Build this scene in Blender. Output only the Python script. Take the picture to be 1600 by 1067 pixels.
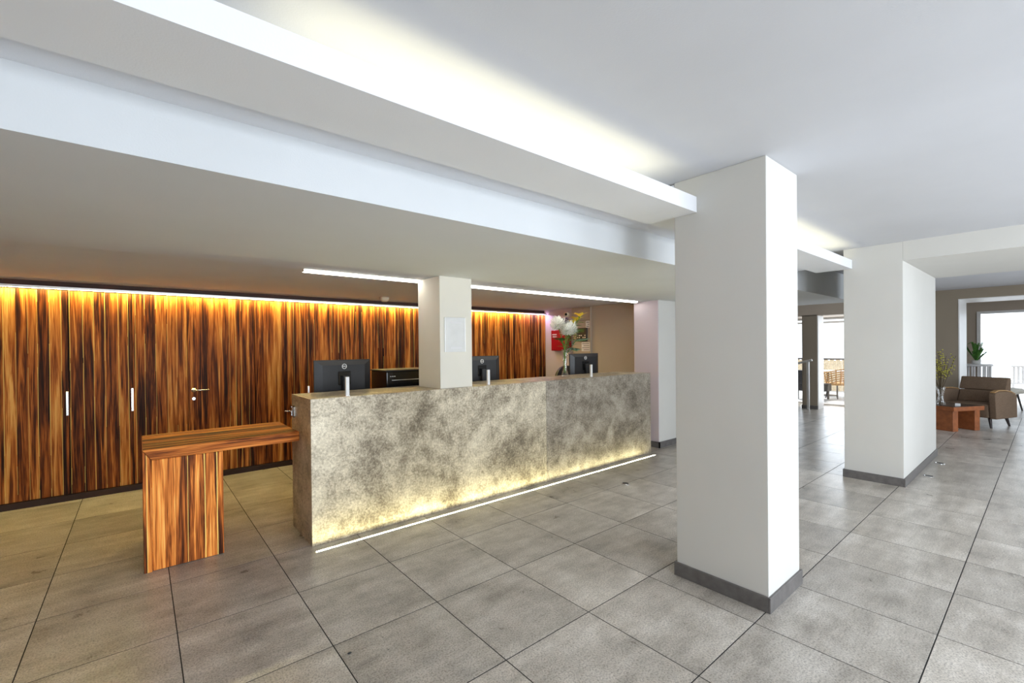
import bpy, bmesh, math, random
from mathutils import Vector, Matrix
random.seed(7)
for o in list(bpy.data.objects): bpy.data.objects.remove(o)
scene = bpy.context.scene
COL = scene.collection
PI = math.pi

# ------------------------------------------------------------------ camera
CAM = Vector((-0.739, -2.749, 1.457))
F_PX = 688.56
YAW, PITCH, ROLL = math.radians(52.508), math.radians(-0.335), math.radians(-0.605)
fwd = Vector((math.cos(YAW), math.sin(YAW), 0)); rgt = Vector((math.sin(YAW), -math.cos(YAW), 0)); up = Vector((0, 0, 1))
f2 = fwd*math.cos(PITCH) + up*math.sin(PITCH); u2 = up*math.cos(PITCH) - fwd*math.sin(PITCH)
r3 = rgt*math.cos(ROLL) + u2*math.sin(ROLL); u3 = u2*math.cos(ROLL) - rgt*math.sin(ROLL)
cd = bpy.data.cameras.new('camera'); cam = bpy.data.objects.new('camera', cd); COL.objects.link(cam)
mw = Matrix((( r3.x, u3.x, -f2.x, CAM.x), (r3.y, u3.y, -f2.y, CAM.y), (r3.z, u3.z, -f2.z, CAM.z), (0, 0, 0, 1)))
cam.matrix_world = mw
cd.sensor_width = 36.0; cd.sensor_fit = 'HORIZONTAL'; cd.lens = F_PX*36/1600
cd.shift_x = 54.4/1600; cd.shift_y = 13.3/1600
cd.clip_start = 0.05; cd.clip_end = 200
scene.camera = cam

# ------------------------------------------------------------------ world, sun, window daylight, exposure
vs = scene.view_settings
vs.view_transform = 'Standard'; vs.look = 'None'; vs.gamma = 1.0; vs.use_curve_mapping = False
vs.exposure = -0.4
w = bpy.data.worlds.new('sky'); scene.world = w; w.use_nodes = True
bg = w.node_tree.nodes['Background']; bg.inputs[0].default_value = (0.82, 0.91, 1.0, 1); bg.inputs[1].default_value = 3.2
sl = bpy.data.lights.new('sun', 'SUN'); sl.energy = 5.0; sl.angle = math.radians(1.5); sl.color = (1, .96, .9)
so = bpy.data.objects.new('sun', sl); COL.objects.link(so)
so.rotation_euler = Vector((-0.45, -0.35, -1.0)).to_track_quat('-Z', 'Y').to_euler()
def area(name, loc, direction, sx, sy, watt, color):
    l = bpy.data.lights.new(name, 'AREA'); l.shape = 'RECTANGLE'; l.size = sx; l.size_y = sy; l.energy = watt; l.color = color
    o = bpy.data.objects.new(name, l); COL.objects.link(o); o.location = loc
    o.rotation_euler = Vector(direction).to_track_quat('-Z', 'Z').to_euler()
    return o
DAY = (0.84, 0.92, 1.0)
WIN_Y = -5.4
WINDOWS = [(-0.9, 1.9, 92), (1.7, 1.9, 104), (4.2, 1.9, 125), (9.2, 2.2, 80)]          # centre x, width, daylight of the daylit windows in the right wall
for cx, wd, wt_ in WINDOWS:
    area('window_daylight', (cx, WIN_Y+0.06, 1.25), (0, 1, 0.06), wd, 2.0, wt_, DAY)
area('terrace_daylight', (12.15, 0.0, 1.15), (-1, 0, 0), 2.2, 2.0, 60, DAY)

# ------------------------------------------------------------------ node helper and materials
class NT:
    def __init__(s, name):
        s.m = bpy.data.materials.new(name); s.m.use_nodes = True
        s.t = s.m.node_tree; s.t.nodes.clear()
        s.out = s.n('ShaderNodeOutputMaterial')
    def n(s, typ, **kw):
        nd = s.t.nodes.new(typ)
        for k, v in kw.items(): setattr(nd, k, v)
        return nd
    def l(s, a, b): s.t.links.new(a, b)
    def put(s, sock, v):
        if hasattr(v, 'is_linked') or isinstance(v, bpy.types.NodeSocket): s.l(v, sock)
        else: sock.default_value = v
    def math(s, op, a, b=0.0, clamp=False):
        nd = s.n('ShaderNodeMath', operation=op, use_clamp=clamp); s.put(nd.inputs[0], a); s.put(nd.inputs[1], b); return nd.outputs[0]
    def pos(s):
        g = s.n('ShaderNodeNewGeometry'); sp = s.n('ShaderNodeSeparateXYZ'); s.l(g.outputs['Position'], sp.inputs[0]); return g.outputs['Position'], sp.outputs
    def obj(s):
        g = s.n('ShaderNodeTexCoord'); sp = s.n('ShaderNodeSeparateXYZ'); s.l(g.outputs['Object'], sp.inputs[0]); return g.outputs['Object'], sp.outputs
    def vec(s, x, y, z):
        c = s.n('ShaderNodeCombineXYZ'); s.put(c.inputs[0], x); s.put(c.inputs[1], y); s.put(c.inputs[2], z); return c.outputs[0]
    def noise(s, v, scale, detail=4.0, rough=0.55, dist=0.0):
        nd = s.n('ShaderNodeTexNoise'); s.l(v, nd.inputs['Vector']); nd.inputs['Scale'].default_value = scale
        nd.inputs['Detail'].default_value = detail; nd.inputs['Roughness'].default_value = rough; nd.inputs['Distortion'].default_value = dist
        return nd.outputs[0]
    def ramp(s, fac, stops, interp='LINEAR'):
        nd = s.n('ShaderNodeValToRGB'); cr = nd.color_ramp; cr.interpolation = interp
        while len(cr.elements) < len(stops): cr.elements.new(0.5)
        for e, (p, c) in zip(cr.elements, stops): e.position = p; e.color = (*c, 1)
        s.put(nd.inputs[0], fac); return nd.outputs[0]
    def mix(s, fac, a, b, typ='MIX'):
        nd = s.n('ShaderNodeMix', data_type='RGBA', blend_type=typ); s.put(nd.inputs[0], fac)
        s.put(nd.inputs[6], a if not isinstance(a, tuple) else (*a, 1)); s.put(nd.inputs[7], b if not isinstance(b, tuple) else (*b, 1)); return nd.outputs[2]
    def bsdf(s, color, rough=0.5, metal=0.0, spec=0.5, bump=None, bstr=0.1, bdist=0.01, **kw):
        b = s.n('ShaderNodeBsdfPrincipled')
        s.put(b.inputs['Base Color'], color if not isinstance(color, tuple) else (*color, 1))
        s.put(b.inputs['Roughness'], rough); s.put(b.inputs['Metallic'], metal); b.inputs['Specular IOR Level'].default_value = spec
        for k, v in kw.items(): b.inputs[k].default_value = v
        if bump is not None:
            bp = s.n('ShaderNodeBump'); bp.inputs['Strength'].default_value = bstr; bp.inputs['Distance'].default_value = bdist
            s.l(bump, bp.inputs['Height']); s.l(bp.outputs[0], b.inputs['Normal'])
        s.l(b.outputs[0], s.out.inputs[0]); return b

def plain(name, color, rough=0.5, metal=0.0, spec=0.5, var=0.06, scale=8.0, **kw):
    t = NT(name); p, _ = t.obj(); n = t.noise(p, scale)
    d = tuple(c*(1-var) for c in color); e = tuple(min(1, c*(1+var)) for c in color)
    t.bsdf(t.ramp(n, [(0.3, d), (0.7, e)]), rough, metal, spec, **kw); return t.m
def plaster(name, color, rough=0.75, bs=0.12):
    t = NT(name); p, _ = t.pos(); n = t.noise(p, 1.6, 3); n2 = t.noise(p, 160, 2)
    d = tuple(c*0.955 for c in color)
    t.bsdf(t.ramp(n, [(0.3, d), (0.7, color)]), rough, 0, 0.3, bump=n2, bstr=bs, bdist=0.003); return t.m
def emit(name, color, strength):
    t = NT(name); e = t.n('ShaderNodeEmission'); e.inputs[0].default_value = (*color, 1); e.inputs[1].default_value = strength
    t.l(e.outputs[0], t.out.inputs[0]); return t.m
def glass(name, tint=(1, 1, 1), gloss=0.08, rough=0.02):
    t = NT(name); a = t.n('ShaderNodeBsdfTransparent'); a.inputs[0].default_value = (*tint, 1)
    g = t.n('ShaderNodeBsdfGlossy'); g.inputs['Roughness'].default_value = rough
    lw = t.n('ShaderNodeLayerWeight'); lw.inputs[0].default_value = 0.35
    fac = t.math('MULTIPLY_ADD', lw.outputs['Facing'], 0.35); t.t.nodes[-1].inputs[2].default_value = gloss
    m = t.n('ShaderNodeMixShader'); t.l(fac, m.inputs[0]); t.l(a.outputs[0], m.inputs[1]); t.l(g.outputs[0], m.inputs[2])
    t.l(m.outputs[0], t.out.inputs[0]); return t.m
def wood(name, grain, width, seed=0.0, gain=1.0):
    """streaky tiger-wood laminate: grain along one axis, strips across another"""
    t = NT(name); _, o = t.pos(); ax = {'x': 0, 'y': 1, 'z': 2}
    g = o[ax[grain]]; wv = t.math('ADD', o[ax[width]], seed)
    lowv = t.vec(t.math('MULTIPLY', wv, 6.0), t.math('MULTIPLY', g, 0.9), seed)
    warp = t.math('MULTIPLY', t.math('SUBTRACT', t.noise(lowv, 1.0, 2), 0.5), 0.012)
    ww = t.math('ADD', wv, warp)
    vo = t.n('ShaderNodeTexVoronoi', voronoi_dimensions='1D', feature='F1'); t.put(vo.inputs['W'], ww); vo.inputs['Scale'].default_value = 12.0
    sp = t.n('ShaderNodeSeparateColor'); t.l(vo.outputs['Color'], sp.inputs[0])
    ve = t.n('ShaderNodeTexVoronoi', voronoi_dimensions='1D', feature='DISTANCE_TO_EDGE'); t.put(ve.inputs['W'], ww); ve.inputs['Scale'].default_value = 12.0
    cellshift = t.math('MULTIPLY', sp.outputs[1], 37.0)
    mid = t.noise(t.vec(t.math('MULTIPLY', ww, 24.0), t.math('MULTIPLY', g, 1.0), cellshift), 1.0, 4, 0.6, 0.6)
    fine = t.noise(t.vec(t.math('MULTIPLY', ww, 190.0), t.math('MULTIPLY', g, 3.0), 3.1), 1.0, 3, 0.6)
    patch = t.noise(t.vec(t.math('MULTIPLY', ww, 5.0), t.math('MULTIPLY', g, 0.7), 9.7), 1.0, 2)
    f = t.math('MULTIPLY', sp.outputs[0], 0.46)
    f = t.math('ADD', f, t.math('MULTIPLY', t.math('SUBTRACT', mid, 0.5), 2.3))
    f = t.math('ADD', f, t.math('MULTIPLY', t.math('SUBTRACT', fine, 0.5), 1.1))
    f = t.math('ADD', f, t.math('MULTIPLY', t.math('SUBTRACT', patch, 0.5), 0.5))
    f = t.math('ADD', f, 0.21)
    k = gain
    col = t.ramp(f, [(0.05, (0.022*k, 0.007*k, 0.003*k)), (0.27, (0.10*k, 0.025*k, 0.006*k)), (0.50, (0.33*k, 0.088*k, 0.015*k)),
                     (0.74, (0.60*k, 0.215*k, 0.042*k)), (1.0, (0.76*k, 0.41*k, 0.11*k))])
    line = t.math('LESS_THAN', ve.outputs['Distance'], 0.035)
    pick = t.math('GREATER_THAN', sp.outputs[2], 0.45)
    brk = t.math('GREATER_THAN', t.noise(t.vec(cellshift, t.math('MULTIPLY', g, 1.3), 5.0), 1.0, 1), 0.42)
    lf = t.math('MULTIPLY', t.math('MULTIPLY', line, pick), t.math('MULTIPLY', brk, 0.8))
    col = t.mix(lf, col, (0.80*k, 0.55*k, 0.14*k))
    t.bsdf(col, 0.5, 0, 0.15, bump=fine, bstr=0.05, bdist=0.002); return t.m

def tile_material():
    t = NT('stone_tile'); p, o = t.pos()
    oi = t.n('ShaderNodeObjectInfo'); r = oi.outputs['Random']
    q = t.vec(t.math('ADD', o[0], t.math('MULTIPLY', r, 91.0)), t.math('ADD', o[1], t.math('MULTIPLY', r, 57.0)), 0.0)
    cloud = t.noise(q, 3.4, 6, 0.66); st = t.noise(t.vec(t.math('MULTIPLY', o[0], 2.2), t.math('MULTIPLY', o[1], 11.0), t.math('MULTIPLY', r, 40.0)), 1.0, 4, 0.6)
    grit = t.noise(q, 115.0, 3, 0.75)
    f = t.math('ADD', t.math('MULTIPLY', cloud, 0.6), t.math('MULTIPLY', st, 0.4))
    col = t.ramp(f, [(0.29, (0.225, 0.20, 0.17)), (0.5, (0.455, 0.415, 0.365)), (0.71, (0.68, 0.635, 0.58))])
    col = t.mix(0.55, col, t.ramp(grit, [(0.38, (0.10, 0.09, 0.08)), (0.48, (0.66, 0.66, 0.66)), (0.60, (1.0, 1.0, 1.0))]), 'MULTIPLY')
    tone = t.math('MULTIPLY_ADD', r, 0.30); t.t.nodes[-1].inputs[2].default_value = 1.06
    hs = t.n('ShaderNodeHueSaturation'); t.l(col, hs.inputs['Color']); t.l(tone, hs.inputs['Value'])
    rg = t.math('MULTIPLY_ADD', cloud, 0.10); t.t.nodes[-1].inputs[2].default_value = 0.24
    t.bsdf(hs.outputs[0], rg, 0, 0.45, bump=grit, bstr=0.10, bdist=0.002); return t.m
def counter_material(name='oxidised_stone_panel', k=1.0, b_=1.0):
    t = NT(name); p, o = t.pos()
    a = t.noise(p, 1.9, 7, 0.66, 0.5); b = t.noise(p, 7.0, 7, 0.72, 0.3); g = t.noise(p, 55, 5, 0.8)
    f = t.math('ADD', t.math('MULTIPLY', a, 0.36), t.math('ADD', t.math('MULTIPLY', b, 0.28), t.math('MULTIPLY', g, 0.36)))
    col = t.ramp(f, [(0.37, (0.060*k, 0.047*k, 0.034*k*b_)), (0.45, (0.20*k, 0.165*k, 0.122*k*b_)), (0.54, (0.48*k, 0.42*k, 0.335*k*b_)), (0.64, (0.72*k, 0.665*k, 0.57*k*b_))])
    br = t.noise(p, 2.7, 3); col = t.mix(t.math('MULTIPLY', t.math('GREATER_THAN', br, 0.58), 0.0), col, (0.2, 0.1, 0.05))
    t.bsdf(col, t.ramp(b, [(0.3, (0.30,)*3), (0.7, (0.50,)*3)]), 0.25, 0.5, bump=g, bstr=0.12, bdist=0.003); return t.m
def fabric(name, c):
    t = NT(name); p, o = t.obj(); n = t.noise(p, 110, 3, 0.8); n2 = t.noise(p, 9, 3)
    col = t.mix(0.4, t.ramp(n, [(0.3, tuple(x*0.45 for x in c)), (0.7, tuple(min(1, x*1.5) for x in c))]), t.ramp(n2, [(0.3, tuple(x*0.8 for x in c)), (0.7, c)]))
    t.bsdf(col, 0.95, 0, 0.1, bump=n, bstr=0.3, bdist=0.003); return t.m

M = {}
M['tile'] = tile_material(); M['grout'] = plain('grout', (0.020, 0.018, 0.017), 0.9)
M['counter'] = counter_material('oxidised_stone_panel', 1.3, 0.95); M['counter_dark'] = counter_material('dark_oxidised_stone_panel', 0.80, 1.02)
M['wood_wall'] = wood('tiger_wood_wall', 'z', 'x', 3.0, 1.12)
M['wood_leg'] = wood('tiger_wood_upright_daylit', 'z', 'x', 11.3, 1.95)  # same laminate as the wall; desk gains put the daylight into the colour
M['wood_top'] = wood('tiger_wood_desktop_daylit', 'x', 'y', 5.7, 1.5)
M['wood_edge'] = wood('tiger_wood_edge_daylit', 'x', 'z', 8.2, 1.6)
M['ceiling'] = plaster('ceiling_plaster_shaded', (0.605, 0.612, 0.645))  # same plaster as the shelf trim, darkened to carry the ceiling's shade
M['trim'] = plaster('trim_plaster_lit', (0.82, 0.83, 0.86))  # same plaster as the ceiling, kept lighter for the window light on it
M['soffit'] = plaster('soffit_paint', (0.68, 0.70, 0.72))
M['white'] = plaster('white_paint', (0.65, 0.635, 0.60))
M['cream'] = plaster('cream_paint', (0.86, 0.82, 0.72))
M['pink'] = plaster('pale_mauve_tint', (0.62, 0.54, 0.58))
M['taupe'] = plaster('taupe_paint', (0.30, 0.25, 0.19))
M['beige'] = plaster('beige_paint', (0.50, 0.42, 0.34))
M['skirting'] = plain('skirting_tile', (0.13, 0.12, 0.115), 0.5, scale=20, var=0.2)
M['dark_reveal'] = plain('dark_reveal', (0.035, 0.012, 0.007), 0.6)
M['led_warm'] = emit('warm_led', (1.0, 0.82, 0.27), 115.0)
M['led_violet'] = emit('violet_led', (0.82, 0.62, 1.0), 75.0)
M['led_floor'] = emit('floor_led', (1.0, 0.93, 0.52), 80.0)
M['led_cove'] = emit('cove_led', (1.0, 0.93, 0.62), 11.0)
M['led_white'] = emit('white_led', (1.0, 0.97, 0.88), 17.0)
M['chrome'] = plain('brushed_chrome', (0.78, 0.78, 0.78), 0.22, 1.0, var=0.03)
M['alu'] = plain('aluminium', (0.82, 0.82, 0.82), 0.38, 1.0, var=0.03)
M['black'] = plain('black_plastic', (0.016, 0.016, 0.018), 0.42, scale=40)
M['blackgloss'] = plain('glossy_black_plastic', (0.008, 0.008, 0.009), 0.12)
M['screen'] = plain('screen_glass', (0.01, 0.01, 0.012), 0.1)
M['paper'] = plain('white_paper', (0.80, 0.79, 0.80), 0.7, var=0.02)
M['ink'] = plain('printed_ink', (0.10, 0.09, 0.12), 0.8)
M['whiteplastic'] = plain('white_plastic', (0.82, 0.82, 0.80), 0.4, var=0.02)
M['creamplastic'] = plain('cream_plastic', (0.78, 0.70, 0.54), 0.5, var=0.03)
M['red'] = plain('red_enamel', (0.36, 0.002, 0.012), 0.35, var=0.04)
M['lcd'] = plain('lcd_green', (0.03, 0.10, 0.02), 0.3)
M['glass'] = glass('clear_glass')
M['acrylic'] = plain('acrylic_sheet', (0.80, 0.80, 0.79), 0.12, var=0.05)
M['water'] = glass('vase_water', (0.86, 0.92, 0.78), 0.04)
M['stem'] = plain('green_stem', (0.14, 0.30, 0.04), 0.6, var=0.3)
M['leaf'] = plain('green_leaf', (0.10, 0.27, 0.05), 0.55, var=0.35, scale=30)
M['leaf_grey'] = plain('eucalyptus_leaf', (0.24, 0.38, 0.28), 0.6, var=0.25, scale=30)
def petal(name, color):
    t = NT(name); a = t.n('ShaderNodeBsdfDiffuse'); b = t.n('ShaderNodeBsdfTranslucent'); m = t.n('ShaderNodeMixShader'); m.inputs[0].default_value = 0.35
    p, _ = t.obj(); c = t.ramp(t.noise(p, 30), [(0.3, tuple(x*0.95 for x in color)), (0.7, color)])
    for s_ in (a, b): t.l(c, s_.inputs[0])
    t.l(a.outputs[0], m.inputs[1]); t.l(b.outputs[0], m.inputs[2]); t.l(m.outputs[0], t.out.inputs[0]); return t.m
M['petal_white'] = petal('white_flower_petal', (0.97, 0.965, 0.90))
M['petal_yellow'] = plain('yellow_petal', (0.88, 0.62, 0.06), 0.6, var=0.12)
M['petal_plum'] = plain('plum_petal', (0.10, 0.05, 0.12), 0.6, var=0.2)
M['twig'] = plain('brown_twig', (0.10, 0.07, 0.035), 0.8, var=0.3)
M['bud'] = plain('yellow_green_bud', (0.50, 0.46, 0.05), 0.6, var=0.3)
M['fabric'] = fabric('brown_tweed', (0.21, 0.145, 0.10))
M['oak'] = plain('oak_trim', (0.42, 0.24, 0.09), 0.45, var=0.2, scale=20)
M['redwood'] = plain('red_brown_wood', (0.33, 0.105, 0.035), 0.4, var=0.25, scale=14)
M['darkwood'] = plain('dark_leg_wood', (0.03, 0.02, 0.02), 0.4)
M['darkglass'] = plain('dark_table_glass', (0.03, 0.03, 0.03), 0.08)
M['wicker'] = plain('honey_wicker', (0.55, 0.28, 0.06), 0.6, var=0.35, scale=60)
M['reed'] = plain('reed_screen', (0.72, 0.58, 0.38), 0.8, var=0.25, scale=25)
M['terrace'] = plain('terrace_tile', (0.62, 0.62, 0.62), 0.6)
M['frame_white'] = plain('white_frame', (0.84, 0.83, 0.82), 0.4, var=0.02)
M['rattan_white'] = plain('white_slats', (0.85, 0.85, 0.86), 0.5, var=0.03)
M['led_off'] = plain('smoked_lens', (0.02, 0.02, 0.02), 0.1)

# ------------------------------------------------------------------ mesh helpers
def B(): return bmesh.new()
def box(bm, x0, x1, y0, y1, z0, z1):
    vs_ = [bm.verts.new(c) for c in ((x0,y0,z0),(x1,y0,z0),(x1,y1,z0),(x0,y1,z0),(x0,y0,z1),(x1,y0,z1),(x1,y1,z1),(x0,y1,z1))]
    for q in ((3,2,1,0),(4,5,6,7),(0,1,5,4),(1,2,6,5),(2,3,7,6),(3,0,4,7)): bm.faces.new([vs_[i] for i in q])
    return bm
def bevel(bm, w, seg=2):
    bmesh.ops.bevel(bm, geom=list(bm.edges), offset=w, segments=seg, profile=0.6, affect='EDGES'); return bm
def rbox(x0, x1, y0, y1, z0, z1, w=0.004, seg=2): return bevel(box(B(), x0, x1, y0, y1, z0, z1), w, seg)
def prism(bm, pts, axis, a0, a1):
    """polygon pts extruded along an axis ('x','y','z')"""
    def P(p, a): return {'x': (a, p[0], p[1]), 'y': (p[0], a, p[1]), 'z': (p[0], p[1], a)}[axis]
    A = [bm.verts.new(P(p, a0)) for p in pts]; C = [bm.verts.new(P(p, a1)) for p in pts]; n = len(pts)
    bm.faces.new(A); bm.faces.new(C[::-1])
    for i in range(n): bm.faces.new((A[i], C[i], C[(i+1) % n], A[(i+1) % n]))
    bmesh.ops.recalc_face_normals(bm, faces=list(bm.faces)); return bm
def lathe(bm, prof, seg=20, c=(0, 0, 0), cap=True):
    rings = []
    for r, z in prof: rings.append([bm.verts.new((c[0]+r*math.cos(2*PI*k/seg), c[1]+r*math.sin(2*PI*k/seg), c[2]+z)) for k in range(seg)])
    for a, b in zip(rings, rings[1:]):
        for k in range(seg): bm.faces.new((a[k], a[(k+1) % seg], b[(k+1) % seg], b[k]))
    if cap:
        if prof[0][0] > 1e-5: bm.faces.new(rings[0][::-1])
        if prof[-1][0] > 1e-5: bm.faces.new(rings[-1])
    return bm
def tube(bm, pts, r, seg=8, r_end=None):
    pts = [Vector(p) for p in pts]; n = len(pts); rings = []
    for i, p in enumerate(pts):
        d = (pts[min(i+1, n-1)] - pts[max(i-1, 0)]).normalized()
        a = d.cross(Vector((0, 0, 1)) if abs(d.z) < 0.9 else Vector((1, 0, 0))).normalized(); b = d.cross(a)
        rr = r if r_end is None else r + (r_end-r)*i/(n-1)
        rings.append([bm.verts.new(p + (a*math.cos(2*PI*k/seg) + b*math.sin(2*PI*k/seg))*rr) for k in range(seg)])
    for A, C in zip(rings, rings[1:]):
        for k in range(seg): bm.faces.new((A[k], A[(k+1) % seg], C[(k+1) % seg], C[k]))
    bm.faces.new(rings[0][::-1]); bm.faces.new(rings[-1])
    bmesh.ops.recalc_face_normals(bm, faces=list(bm.faces)); return bm
def make(name, bm, mat, parent=None, smooth=False, world=False, label=None):
    """link a bmesh as ONE mesh object; world=True: verts are world coordinates, parent unrotated"""
    me = bpy.data.meshes.new(name); bm.to_mesh(me); bm.free()
    if mat: me.materials.append(M[mat])
    if smooth:
        for p in me.polygons: p.use_smooth = True
    o = bpy.data.objects.new(name, me); COL.objects.link(o)
    if parent is not None:
        o.parent = parent
        if world:
            q = parent; off = Vector((0, 0, 0))
            while q is not None: off += q.location; q = q.parent
            me.transform(Matrix.Translation(-off))
    elif world:
        c = [v.co for v in me.vertices]
        off = Vector(((min(v.x for v in c)+max(v.x for v in c))/2, (min(v.y for v in c)+max(v.y for v in c))/2, min(v.z for v in c)))
        me.transform(Matrix.Translation(-off)); o.location = off
    if label: o['label'] = label
    return o
def thing(name, label, cat, loc, rz=0.0, group=None):
    o = bpy.data.objects.new(name, None); COL.objects.link(o); o.location = loc; o.rotation_euler = (0, 0, rz); o.empty_display_size = 0.1
    o['label'] = label; o['category'] = cat
    if group: o['group'] = group
    return o
def tag(o, label, cat, group=None):
    o['label'] = label; o['category'] = cat
    if group: o['group'] = group
    return o
def struct(name, bm, mat, label=None, parent=None):
    o = make(name, bm, mat, parent, world=True); o['kind'] = 'structure'
    if label: o['label'] = label
    return o
def copy_tree(o, parent=None):
    c = o.copy(); COL.objects.link(c)
    if parent is not None: c.parent = parent
    for ch in [x for x in bpy.data.objects if x.parent == o]: copy_tree(ch, c)
    return c

# ================================================================== FLOOR
X0, X1, Y0, Y1 = -4.8, 12.6, -5.4, 3.6
fl = struct('floor', box(B(), X0, X1, Y0, Y1, -0.12, -0.0013), 'grout', 'grey stone tile floor with thin dark joints')
def project(v):
    d = Vector(v) - CAM; z = d.dot(f2)
    if z < 0.05: return None
    return (800-54.4 + F_PX*d.dot(r3)/z, 533.5+13.3 - F_PX*d.dot(u3)/z)
S = 0.6; GAP = 0.0026
cells = []
for i in range(-8, 21):
    for j in range(-9, 6):
        x, y = i*S, j*S
        pc = [project((x+a*S, y+b*S, 0)) for a, b in ((0,0),(1,0),(1,1),(0,1))]
        inside = 0.0
        if all(p is not None for p in pc):
            cx = sum(p[0] for p in pc)/4; cy = sum(p[1] for p in pc)/4
            if max(p[0] for p in pc) > 0 and min(p[0] for p in pc) < 1600 and min(p[1] for p in pc) < 1067:
                inside = abs(sum(pc[k][0]*pc[(k+1) % 4][1] - pc[(k+1) % 4][0]*pc[k][1] for k in range(4)))/2
        else:
            ok = [p for p in pc if p is not None and -200 < p[0] < 1800 and p[1] < 1300]
            inside = 5e3 if ok else 0.0
        # cells hidden under the counter or behind the wood wall are left to the joined rest
        if y > 3.1 or (x > 0.3 and x < 4.6 and y > 0.58 and y < 1.0) or (x > 0.9 and y > 1.0): inside = 0.0
        cells.append((inside, x, y))
cells.sort(reverse=True)
bm = rbox(GAP, S-GAP, GAP, S-GAP, -0.0013, 0.0, 0.0005, 1)
tile_me = bpy.data.meshes.new('tile'); bm.to_mesh(tile_me); bm.free(); tile_me.materials.append(M['tile'])
n_tile = 0; rest = B()
for a, x, y in cells:
    if a > 60 and n_tile < 298:
        o = bpy.data.objects.new('tile', tile_me); COL.objects.link(o); o.parent = fl; o.location = Vector((x, y, 0)) - fl.location; n_tile += 1
    elif x > X0-0.1 and x+S < X1+0.1 and y+S <= Y1+0.3: box(rest, x+GAP, x+S-GAP, y+GAP, y+S-GAP, -0.0013, 0.0)
o = make('tile_rest', rest, 'tile', fl, world=True); o['kind'] = 'stuff'

# ================================================================== CEILINGS
struct('ceiling', box(B(), X0, 12.6, Y0, 3.6, 2.48, 2.62), 'ceiling', 'smooth white main ceiling')
# stepped soffit: shelf with up-light lip, small recess, then the deep band of the lower ceiling
def soffit(x0, x1, name):
    bm = B()
    # solid stepped section (profile in y,z), the trough open at the top in front
    prof = [(-1.44, 2.262), (-1.12, 2.262), (-1.12, 2.31), (-0.90, 2.31), (-0.90, 2.47), (-1.24, 2.47), (-1.24, 2.286), (-1.415, 2.286), (-1.415, 2.356), (-1.44, 2.356)]
    prism(bm, prof, 'x', x0, x1)
    return struct(name, bm, 'trim', 'stepped white plaster shelf with hidden up-light trough')
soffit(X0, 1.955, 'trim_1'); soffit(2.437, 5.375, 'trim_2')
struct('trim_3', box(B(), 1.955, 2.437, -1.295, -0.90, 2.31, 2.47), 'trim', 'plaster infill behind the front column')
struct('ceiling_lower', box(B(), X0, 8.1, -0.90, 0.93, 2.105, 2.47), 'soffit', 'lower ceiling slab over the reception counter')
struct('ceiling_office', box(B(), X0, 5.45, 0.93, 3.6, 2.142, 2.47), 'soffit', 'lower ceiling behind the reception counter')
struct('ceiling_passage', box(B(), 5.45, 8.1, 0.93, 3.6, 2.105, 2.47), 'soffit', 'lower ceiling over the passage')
# cove LEDs in the trough
def led(name, bm, mat, label, group=None):
    o = make(name, bm, mat, None, world=True); tag(o, label, 'strip light', group); return o
led('cove_strip_light', box(B(), -0.40, 1.66, -1.385, -1.355, 2.288, 2.300), 'led_cove', 'hidden cove strip light glowing above the long white shelf left of the front column')
led('cove_strip_light', box(B(), 2.62, 5.2, -1.385, -1.355, 2.288, 2.300), 'led_cove', 'hidden cove strip light above the shelf between the two white columns')

# ================================================================== WALLS
def skirt(name, parts, parent=None):
    bm = B()
    for p in parts: box(bm, *p)
    return struct(name, bm, 'skirting', 'dark grey tile skirting', parent)
# back wall behind the wooden panelling
wb = struct('wall_back', box(B(), X0, 5.45, 3.15, 3.35, 0, 2.142), 'dark_reveal', 'back wall clad in streaky tiger wood panels')
edges = [-4.5, -3.4, -2.28, -1.289, -0.795, -0.311, 0.372, 0.767, 1.56, 2.36, 3.16, 3.96, 4.72, 5.405]
YW = 3.118
for a, b in zip(edges, edges[1:]):
    if abs(a+0.311) < 1e-6: continue
    bm = rbox(a+0.0025, b-0.0025, YW, 3.15, 0.062, 2.052, 0.0015, 1)
    pn = make('panel', bm, 'wood_wall', wb, world=True)
    for hx, z0, z1, near in ((-1.300, 0.835, 1.068, -2.28), (-0.800, 0.832, 1.070, -1.289)):
        if abs(a-near) < 1e-6:
            h = B(); box(h, hx-0.010, hx+0.010, YW-0.034, YW-0.022, z0, z1)
            for zz in (z0+0.03, z1-0.03): box(h, hx-0.006, hx+0.006, YW-0.024, YW+0.001, zz-0.006, zz+0.006)
            make('bar_handle', bevel(h, 0.002, 1), 'chrome', pn, world=True, label='slim chrome bar handle')
struct('trim_4', box(B(), X0, 5.405, 3.09, 3.15, 0.0, 0.058), 'dark_reveal', 'dark recessed plinth below the wood panels')
d1 = struct('door_1', rbox(-0.311+0.003, 0.372-0.003, YW, 3.15, 0.062, 2.052, 0.0015, 1), 'wood_wall', 'flush wooden door in the panelling with a lever handle')
h = B(); lathe(h, [(0.026, 0), (0.026, 0.008), (0.011, 0.010), (0.010, 0.045), (0.0, 0.045)], 18)
bmesh.ops.rotate(h, verts=h.verts, cent=(0,0,0), matrix=Matrix.Rotation(PI/2, 3, 'X')); bmesh.ops.translate(h, verts=h.verts, vec=(-0.258, YW, 1.012))
tube(h, [(-0.258, YW-0.046, 1.012), (-0.20, YW-0.048, 1.011), (-0.115, YW-0.046, 1.010)], 0.0095, 10)
make('lever_handle', h, 'chrome', d1, True, True, 'chrome lever handle')
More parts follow.
